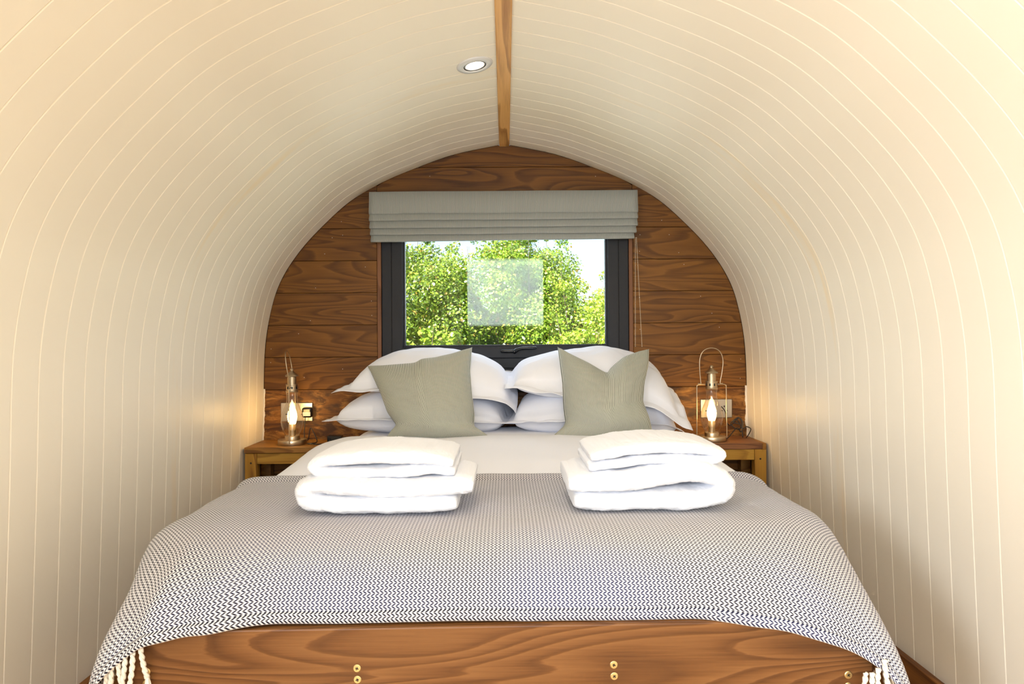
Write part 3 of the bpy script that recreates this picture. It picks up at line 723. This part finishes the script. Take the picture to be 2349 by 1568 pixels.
# ------------------------------------------------------------------ towels
def towel(name, path, th, y0, y1, loc, seed, skew=0.0, amp=.0050, endcap=.5, bulge=0.0):
    """thick folded terry: a rounded band swept along a folded path in x, z"""
    pts = catmull([Vector((x, 0, z)) for x, z in path], 14); Np = len(pts); n = 44; V = []
    L = [0]
    for i in range(1, Np): L.append(L[-1] + (pts[i] - pts[i - 1]).length)
    total = sum((pts[i] - pts[i - 1]).length for i in range(1, Np))
    for i, p in enumerate(pts):
        t = (pts[min(i + 1, Np - 1)] - pts[max(i - 1, 0)]).normalized(); nv_ = Vector((-t.z, 0, t.x))
        e = min(L[i], L[-1] - L[i]); k = min(1, .55 + .45 * math.sqrt(min(1, e / (th * endcap))))
        yc = (y0 + y1) / 2 + .006 * mnoise.noise(Vector((i * .06, seed, 0))) + skew * L[i]; hw = (y1 - y0) / 2
        f_ = L[i] / total; tt = th * (1 + .10 * mnoise.noise(Vector((i * .05, seed * 3, 1)))); lift = bulge * math.sin(PI * min(1, max(0, (f_ - .52) / .48))) if f_ > .52 else 0; tt += lift
        for k2 in range(n):
            a = 2 * PI * k2 / n; ca, sa = math.cos(a), math.sin(a)
            yy = abs(ca) ** .42 * (1 if ca > 0 else -1) * hw; hh = abs(sa) ** .62 * (1 if sa > 0 else -1) * tt / 2 * k
            q = p + nv_ * hh + Vector((0, 0, lift * .45)); q.y = yc + yy; V.append(q)
    Fc = grid_faces(n, Np, True)
    V2 = []
    cen = {}
    for i, v in enumerate(V):
        ring = i // n; p = pts[ring]; d = Vector((v.x - p.x, (v.y - (y0 + y1) / 2) * .3, v.z - p.z)); d = d.normalized() if d.length > 1e-6 else d
        w_ = amp * (mnoise.noise(Vector((v.x * 22 + seed, v.y * 22, v.z * 22))) + .6 * mnoise.noise(Vector((v.x * 60, v.y * 60 + seed, v.z * 60))) + .35 * mnoise.noise(Vector((v.x * 240, v.y * 240, v.z * 240))))
        V2.append(v + d * w_)
    b = len(V2)
    for r_ in (0, Np - 1):
        c = Vector((0, 0, 0))
        for k2 in range(n): c += V2[r_ * n + k2] / n
        V2.append(c)
    Fc += [(b, (k2 + 1) % n, k2) for k2 in range(n)] + [(b + 1, (Np - 1) * n + k2, (Np - 1) * n + (k2 + 1) % n) for k2 in range(n)]
    me = fixn(mesh(name, V2, Fc, smooth=True)); o = obj(name, me, M_towel, None, loc)
    o.modifiers.new('sub', 'SUBSURF').levels = 1; o.modifiers['sub'].render_levels = 1
    tx = bpy.data.textures.get('terry') or bpy.data.textures.new('terry', 'CLOUDS'); tx.noise_scale = .006
    dm = o.modifiers.new('terry', 'DISPLACE'); dm.texture = tx; dm.strength = .0030; dm.mid_level = .5; return o
BZ = TOP + .010
t1 = towel('bath_towel', [(-.112, .026), (-.20, .023), (-.32, .023), (-.415, .025), (-.455, .038), (-.462, .056), (-.445, .074), (-.41, .079), (-.37, .073), (-.31, .066), (-.24, .064), (-.16, .069), (-.10, .074), (-.076, .072)], .057, 1.545, 1.79, (0, 0, BZ), 1.0)
tag(t1, 'folded white bath towel on the throw, bottom of the left pile', 'towel', 'folded towels on the bed')
t2 = towel('hand_towel', [(-.118, .112), (-.17, .118), (-.24, .112), (-.33, .109), (-.40, .110), (-.436, .117), (-.446, .130), (-.425, .142), (-.37, .148), (-.30, .150), (-.22, .148), (-.16, .144), (-.122, .137)], .038, 1.57, 1.82, (0, 0, BZ), 4.0, bulge=.012)
tag(t2, 'smaller folded white towel on top of the left pile', 'towel', 'folded towels on the bed')
t3 = towel('bath_towel', [(.153, .026), (.24, .024), (.35, .024), (.43, .025), (.485, .038), (.500, .062), (.482, .088), (.43, .100), (.36, .090), (.28, .077), (.20, .071), (.14, .073)], .060, 1.55, 1.80, (0, 0, BZ), 7.0)
tag(t3, 'thick folded white bath towel on the throw, bottom of the right pile', 'towel', 'folded towels on the bed')
t4 = towel('hand_towel', [(.190, .114), (.25, .123), (.33, .132), (.40, .136), (.46, .132), (.492, .134), (.500, .147), (.475, .157), (.42, .163), (.34, .163), (.26, .155), (.195, .140)], .034, 1.58, 1.83, (0, 0, BZ), 11.0, bulge=.008)
tag(t4, 'smaller folded white towel sloping on top of the right pile', 'towel', 'folded towels on the bed')

for t_, k_ in ((t1, .83), (t2, .80), (t3, .86), (t4, .83)): t_.scale = (1, 1, k_)

# ------------------------------------------------------------------ nightstands
def nightstand(s, label):
    t = empty('nightstand', (s * .965, 3.03, 0)); tag(t, label, 'nightstand', 'nightstands')
    zt = .610; xo, xi = (s * 1.112, s * .800)
    def nb_(name, xa, xb, ya, yb, za, zb, mat, bv=.002):
        o = obj(name, mesh(name, *boxes([(min(xa, xb) - t.location.x, max(xa, xb) - t.location.x, ya - 3.03, yb - 3.03, za, zb)])), mat, t); bev(o, bv); return o
    if s < 0:
        nb_('table_top', xo, xi, 2.905, 3.146, zt - .024, zt, M_stand)
    else:
        nb_('table_top', s * 1.096, xi, 2.912, 3.146, zt - .026, zt, M_top)
        nb_('edge_strip', s * 1.0965, s * 1.112, 2.912, 3.146, zt - .026, zt, M_stand, .001)
    z1 = zt - .0265
    nb_('leg', xo, xo - s * .050, 2.912, 2.955, 0, z1, M_yellowv); nb_('leg', xi + s * .050, xi, 2.912, 2.955, 0, z1, M_yellowv)
    nb_('leg', xo, xo - s * .045, 3.10, 3.145, 0, z1, M_stand); nb_('leg', xi + s * .045, xi, 3.10, 3.145, 0, z1, M_stand)
    nb_('apron', xo - s * .0505, xi + s * .0505, 2.915, 2.94, z1 - .045, z1, M_yellow)
    nb_('side_rail', xo - s * .002, xo - s * .022, 2.956, 3.099, z1 - .045, z1, M_yellow); nb_('side_rail', xi + s * .002, xi + s * .022, 2.956, 3.099, z1 - .045, z1, M_yellow)
    nb_('shelf', xo - s * .052, xi + s * .052, 2.93, 3.13, .20, .22, M_stand)
    kv, kf = lathe([(.004, 0), (.0035, -.0006), (.001, -.0008)], 10)
    obj('nail_hole', mesh('nail_hole', [(x, z, y) for x, y, z in kv], kf), M_black, t, (xo - s * .026 - t.location.x, 2.9118 - 3.03, zt - .067))
    return t
nightstand(-1, 'wooden nightstand with a light brown top left of the bed')
nightstand(1, 'wooden nightstand with a darker plank top right of the bed')

# ------------------------------------------------------------------ lanterns
def lantern(loc, rz, label, htilt=0.0):
    t = empty('lantern', loc, rz); tag(t, label, 'lantern', 'lantern table lamps')
    def L(name, prof, mat, n=40, closed=True):
        return obj(name, mesh(name, *lathe(prof, n, closed_ends=closed), smooth=True), mat, t)
    def sharp(o):
        m_ = o.modifiers.new('es', 'EDGE_SPLIT'); m_.split_angle = math.radians(35); return o
    sharp(L('base', [(.0605, 0), (.0612, .0015), (.0612, .019), (.0600, .0215), (.032, .0218)], M_brass))
    sharp(L('collar', [(.0315, .0215), (.0315, .034), (.030, .0372), (.017, .0375)], M_brass))
    L('glass_chimney', [(.0295, .0376), (.033, .046), (.040, .060), (.0465, .080), (.0490, .100), (.0475, .118), (.0425, .137), (.035, .155), (.0285, .170), (.0245, .186), (.0232, .202), (.0238, .214), (.0262, .2272)], M_chim, 48, False)
    sharp(L('vent_collar', [(.0255, .2272), (.0262, .229), (.0262, .234), (.0250, .235), (.0250, .258), (.0262, .259), (.0262, .2625), (.020, .2630)], M_brass))
    for k in range(8):
        a_ = k * PI / 4 + .2
        vv_, ff_ = boxes([(-.0028, .0028, -.0006, .0006, -.0055, .0055)]); h = obj('vent_slot', mesh('vent_slot', vv_, ff_), M_black, t, (.0252 * math.sin(a_), -.0252 * math.cos(a_), .247)); h.rotation_euler = (0, 0, a_)
    sharp(L('chimney_tube', [(.0195, .2630), (.0195, .292), (.016, .2925), (.016, .297)], M_brass))
    sharp(L('cap', [(.020, .2955), (.0275, .2960), (.0285, .299), (.0265, .303), (.0175, .309), (.0115, .315), (.0080, .319), (.0055, .320), (.0055, .322), (.0075, .3235), (.0080, .3275), (.0055, .331), (.001, .3325)], M_brass))
    sharp(L('bulb_socket', [(.014, .0376), (.014, .060), (.0155, .061), (.0155, .080), (.014, .088), (.009, .089)], M_brass))
    L('candle_bulb', [(.0135, .089), (.0165, .098), (.0198, .112), (.0205, .122), (.0185, .137), (.0130, .154), (.0070, .168), (.0030, .178), (.0008, .184)], M_bulb, 24)
    fr_ = [(catmull([(s_ * .058, 0, .0125), (s_ * .0655, 0, .0125), (s_ * .0668, 0, .018), (s_ * .0668, 0, .10), (s_ * .0655, 0, .232), (s_ * .063, 0, .243), (s_ * .054, 0, .2475), (s_ * .024, 0, .2475)], 5), .0022) for s_ in (-1, 1)]
    obj('side_wire', mesh('side_wire', *tubes(fr_, 8), smooth=True), M_brass, t)
    hpts = [(-.060, 0, .2515), (-.0475, 0, .2515), (-.0485, 0, .262), (-.0515, 0, .30), (-.0525, 0, .345), (-.046, 0, .378), (-.028, 0, .400), (0, 0, .4075), (.028, 0, .400), (.046, 0, .378), (.0520, 0, .345), (.047, 0, .30), (.0395, 0, .262), (.0395, 0, .2515), (.050, 0, .2515)]
    hpts = [(x, (z - .254) * math.tan(htilt), z) for x, y, z in hpts]
    obj('carry_handle', mesh('carry_handle', *tube(catmull(hpts, 5), .0021, 8), smooth=True), M_brass, t)
    return t
pl_ = P(670, 1009, 2.995); pr_ = P(1633, 1002, 3.0)
lantern((pl_.x, 3.00, .610), math.radians(-84), 'lit brass lantern lamp with wire frame turned edge-on, on the left nightstand', -.14)
lantern((pr_.x, 3.00, .610), math.radians(2), 'lit brass lantern lamp with open arched handle, on the right nightstand', .0)

# ------------------------------------------------------------------ sockets, plug, cables
def socket(px, py, label):
    c = P(px, py, YB - .004); t = empty('wall_socket', (c.x, YB - .0005, c.z)); tag(t, label, 'socket', 'double wall sockets')
    o = obj('face_plate', mesh('face_plate', *boxes([(-.073, .073, -.007, 0, -.043, .043)])), M_steel, t); bev(o, .003, 3)
    for s_ in (-1, 1):
        for (dx, dz, w_, h_) in ((0, .010, .0045, .008), (-.011, -.010, .008, .0045), (.011, -.010, .008, .0045)):
            vv_, ff_ = boxes([(-w_ / 2, w_ / 2, -.0076, -.0069, -h_ / 2, h_ / 2)]); obj('pin_hole', mesh('pin_hole', vv_, ff_), M_black, t, (s_ * .036 + dx, 0, dz))
        vv_, ff_ = boxes([(-.007, .007, -.0095, -.0069, -.010, .010)]); o = obj('switch', mesh('switch', vv_, ff_), M_steel, t, (s_ * .010, 0, .022)); bev(o, .001)
    for s_ in (-1, 1):
        kv, kf = lathe([(.003, -.007), (.003, -.0078), (.001, -.0079)], 10); obj('plate_screw', mesh('plate_screw', [(x, z, y) for x, y, z in kv], kf), M_steel, t, (s_ * .060, 0, 0))
    return t
socket(681, 944.5, 'brushed steel double socket with a black plug, behind the left lantern')
socket(1643, 936.5, 'brushed steel double socket behind the right lantern')
pg = P(704, 946, YB - .03); t = empty('power_plug', (pg.x, YB - .0078, pg.z)); tag(t, 'black three pin plug with a white sticker in the left socket', 'plug')
o = obj('plug_body', mesh('plug_body', [(x, -y, z) for x, y, z in [(v[0] * (1 if v[1] > .0 else 1), v[1], v[2]) for v in boxes([(-.023, .023, 0, .028, -.023, .023)])[0]]], boxes([(0, 1, 0, 1, 0, 1)])[1]), M_black, t); fixn(o.data); bev(o, .009, 4)
o = obj('sticker', mesh('sticker', *boxes([(-.017, .017, -.0286, -.0279, -.015, .003)])), M_label, t); tag(o, 'white rating sticker')
def cable(name, pts, label, r=.0022, parent=None, cat='cable'):
    c0 = Vector(pts[0]); me = mesh(name, *tube(catmull([Vector(p) - c0 for p in pts], 8), r, 8), smooth=True); o = obj(name, me, M_rubber, parent, c0)
    if parent is None: tag(o, label, cat, 'lamp cables')
    return o
ZT = .6135
def G(px, y, z=ZT): return Vector((P(px, 1000, y).x, y, z))
cable('power_cable', [P(700, 957, 3.115), P(699, 975, 3.11), P(698, 992, 3.10), G(700, 3.09, ZT), G(706, 3.10, ZT), G(708, 3.10, .625), P(712, 982, 3.10), P(718, 988, 3.09), G(727, 3.08, ZT), G(720, 3.0, ZT), G(705, 2.985, ZT), G(722, 2.965, ZT), G(745, 2.99, ZT), G(757, 3.04, .618)], 'black cable looping from the plug over the left nightstand')
ad = G(769, 3.06, .610); t = obj('power_adapter', mesh('power_adapter', *boxes([(-.032, .032, -.018, .018, 0, .028)])), M_black, None, ad); bev(t, .003); tag(t, 'small black inline power adapter beside the left pillows', 'adapter')
cable('power_cable', [G(786, 3.05, .630), G(793, 3.04, .634), G(800, 3.03, .628), G(806, 3.03, .618)], 'short black lead running from the adapter towards the left pillows')
cable('power_cable', [P(1655, 932, 3.13), P(1664, 945, 3.10), P(1666, 965, 3.09), P(1676, 975, 3.09), P(1695, 958, 3.10), P(1701, 972, 3.09), P(1694, 985, 3.08), P(1676, 972, 3.09), P(1690, 962, 3.08), P(1703, 982, 3.08), P(1712, 978, 3.08), P(1722, 983, 3.05), P(1719, 993, 3.03), G(1712, 3.05, ZT)], 'tangled black cable hanging from the right socket')
cable('power_cable', [G(1600, 3.07, ZT), G(1612, 3.05, .620), G(1622, 3.05, ZT)], 'short black lead left of the right lantern')
cable('power_cable', [G(1652, 3.03, .617), G(1668, 3.04, ZT), P(1690, 981, 3.06), P(1700, 990, 3.06), P(1704, 968, 3.07), P(1693, 957, 3.08), P(1682, 968, 3.08), P(1699, 975, 3.07), G(1704, 3.06, ZT)], 'black cable bundle beside the right lantern')

# ------------------------------------------------------------------ downlight
def downlight(y, first=None, label=None):
    x = -.094 if True else 0; z = ZW(x); a0 = math.atan2(ZW(.05) - ZW(.15), .10)
    t = empty('ceiling_downlight', (x, y, z)); t.rotation_euler = (0, -a0, 0); t.scale = (1.12, 1.12, 1.12)
    tag(t, label, 'ceiling light', 'recessed downlights')
    parts = [('outer_ring', [(.0525, .001), (.0525, -.002), (.050, -.0045), (.036, -.0065), (.0335, -.005), (.033, .004)], M_ring),
             ('shadow_gap', [(.0335, .002), (.0333, -.0042), (.0308, -.0042), (.0306, .002)], M_black),
             ('tilt_ring', [(.0305, .004), (.0305, -.003), (.028, -.0045), (.0255, -.001), (.025, .003)], M_ring)]
    for nm, pr, mt_ in parts:
        o = obj(nm, fixn(mesh(nm, *lathe(pr, 48, closed_ends=False), smooth=True)), mt_, t)
    o = obj('lens', mesh('lens', *lathe([(.0252, .002), (.0252, -.0005), (.02, -.0018), (.001, -.002)], 32), smooth=True), M_down, t)
    l = bpy.data.lights.new('downlight_lamp', 'SPOT'); l.energy = 9; l.color = (1, .83, .60); l.spot_size = math.radians(150); l.spot_blend = .8; l.shadow_soft_size = .02
    lo = bpy.data.objects.new('downlight_lamp', l); COL.objects.link(lo); lo.parent = t; lo.location = (0, 0, -.012)
    return t
downlight(2.205, label='round white recessed downlight glowing in the ceiling left of the beam')
downlight(.75, label='added unseen downlight nearest above the camera, lighting the room')  # out of view, added for more light in the room
downlight(-.70, label='added unseen downlight by the entrance, lighting the room')  # likewise an added lamp behind the camera

# ------------------------------------------------------------------ outside: ground and hedge
GZ = -.45
o = obj('ground', mesh('ground', *boxes([(-60, 60, -60, 60, GZ - .2, GZ)])), M_ground); tag(o, 'grass field around the pod', 'ground', kind='structure')
def leaves(blobs, n, size, cols, seed, jit=.1, bright=1.0):
    rng = np.random.default_rng(seed); B = np.array(blobs); w = B[:, 3] ** 2; w /= w.sum()
    idx = rng.choice(len(B), n, p=w); d = rng.normal(size=(n, 3)); d /= np.linalg.norm(d, axis=1)[:, None]
    r = B[idx, 3] * (1 - .45 * rng.random(n) ** 2) * (1 + .12 * rng.normal(size=n)); c = B[idx, :3] + d * r[:, None]
    c[:, 2] = np.maximum(c[:, 2], GZ + .02)
    nr = d * .6 + rng.normal(size=(n, 3)) * .6 + np.array([0, -.15, .35]); nr /= np.linalg.norm(nr, axis=1)[:, None]
    t = np.cross(nr, rng.normal(size=(n, 3))); t /= np.linalg.norm(t, axis=1)[:, None]; b = np.cross(nr, t)
    s = size * (.6 + .8 * rng.random(n))[:, None]
    v0 = c - t * s * .5; v1 = c + b * s * .38 + nr * s * .10 - t * s * .05; v2 = c + t * s * .55; v3 = c - b * s * .38 + nr * s * .10 - t * s * .05
    V = np.stack([v0, v1, v2, v3], 1).reshape(-1, 3)
    me = bpy.data.meshes.new('foliage'); me.vertices.add(4 * n); me.vertices.foreach_set('co', V.ravel())
    k = np.arange(n) * 4; tri = np.stack([k, k + 1, k + 2, k, k + 2, k + 3], 1).ravel()
    me.loops.add(6 * n); me.loops.foreach_set('vertex_index', tri.astype(np.int32)); me.polygons.add(2 * n)
    me.polygons.foreach_set('loop_start', (np.arange(2 * n) * 3).astype(np.int32)); me.polygons.foreach_set('loop_total', np.full(2 * n, 3, np.int32))
    me.update(); me.validate()
    C = np.array(cols); ci = rng.random(n)[:, None]; col = C[0] * (1 - ci) + C[1] * ci; hot = rng.random(n) < .04; col[hot] = np.array([.5, .30, .06])
    col = col * (.75 + .5 * rng.random(n))[:, None]; col = np.concatenate([col, np.ones((n, 1))], 1)
    at = me.color_attributes.new('leafcol', 'FLOAT_COLOR', 'POINT'); at.data.foreach_set('color', np.repeat(col, 4, 0).astype(np.float32).ravel())
    me.materials.append(M_leaf); return me
def bush(name, label, cx, cy, w, d, h, n, seed, cols, size=.0245, top=None, nbl=60, rb=(.10, .26), sprigs=8):
    rng = random.Random(seed); t = empty(name, (cx, cy, GZ)); tag(t, label, 'bush', 'hedge bushes outside the window')
    blobs = []
    for k in range(nbl):
        u = rng.uniform(-1, 1); dd = rng.uniform(-1, 1); hh = h * (1 - .28 * abs(u) ** 2.2 - .15 * dd * dd) if top is None else h * top(u) * (1 - .12 * dd * dd)
        r = rng.uniform(*rb); z = rng.random() ** .75 * (hh - r)
        blobs.append((u * w / 2, dd * d / 2, z, r))
    for k in range(sprigs * 3):
        u = rng.uniform(-1, 1); hh = h * (1 - .28 * abs(u) ** 2.2) if top is None else h * top(u)
        blobs.append((u * w / 2, rng.uniform(-.3, .3) * d, hh + rng.uniform(-.09, .02), rng.uniform(.03, .08)))
    me = leaves([(a, b, max(c, .1) , r) for a, b, c, r in blobs], n, size, cols, seed)
    for v in (): pass
    o = obj('foliage', me, None, t); tag(o, kind='stuff')
    lst = []
    for k in range(sprigs):
        u = rng.uniform(-.9, .9); x0 = u * w / 2; y0 = rng.uniform(-.4, .1) * d; hh = h * (1 - .28 * abs(u) ** 2.2) if top is None else h * top(u)
        zt = hh * rng.uniform(.8, 1.06); lst.append((catmull([(x0 * .7, y0 * .3, 0), (x0 * .9, y0 * .7, zt * .5), (x0 + rng.uniform(-.1, .1), y0, zt)], 4), [.010, .009, .008, .007, .006, .005, .004, .003, .002]))
    o = obj('twigs', mesh('twigs', *tubes(lst, 5)), M_twig, t); tag(o, kind='stuff')
    return t
DK = [(.07, .16, .010), (.20, .34, .025)]; MD = [(.14, .28, .015), (.38, .50, .045)]; BR = [(.24, .40, .02), (.50, .60, .07)]
bush('hawthorn_bush', 'tall dark green bush filling the left of the window', -1.45, 6.55, 2.0, 1.2, 2.62, 190000, 1, [DK[0], MD[1]], top=lambda u: 1.0 - .13 * max(0, u - .65) / .35, nbl=170)
bush('hawthorn_bush', 'tallest loose green bush in the middle of the window', .04, 6.7, 1.25, 1.1, 2.64, 150000, 2, MD, top=lambda u: 1.0 - .05 * abs(u), nbl=150)
bush('hawthorn_bush', 'bright yellow green bush right of the middle with open sky above', 1.25, 6.3, 1.7, 1.1, 2.14, 130000, 3, BR, top=lambda u: 1.0 - .04 * abs(u), nbl=130)
bush('hawthorn_bush', 'far right bush of the hedge beyond the window', 3.0, 6.5, 2.2, 1.2, 2.3, 30000, 4, MD, nbl=70)
bush('hawthorn_bush', 'far left bush of the hedge beyond the window', -3.4, 6.5, 2.2, 1.2, 2.6, 30000, 5, DK, nbl=70)
bush('bramble_bush', 'low broad leaved bush in front of the left hedge', -.75, 5.6, 1.5, .5, 1.62, 26000, 6, [DK[1], MD[1]], size=.042, nbl=45, rb=(.08, .2))
bush('bramble_bush', 'low yellowish bush in front of the right hedge', .75, 5.55, 1.5, .5, 1.55, 55000, 7, BR, size=.026, nbl=45, rb=(.08, .2))
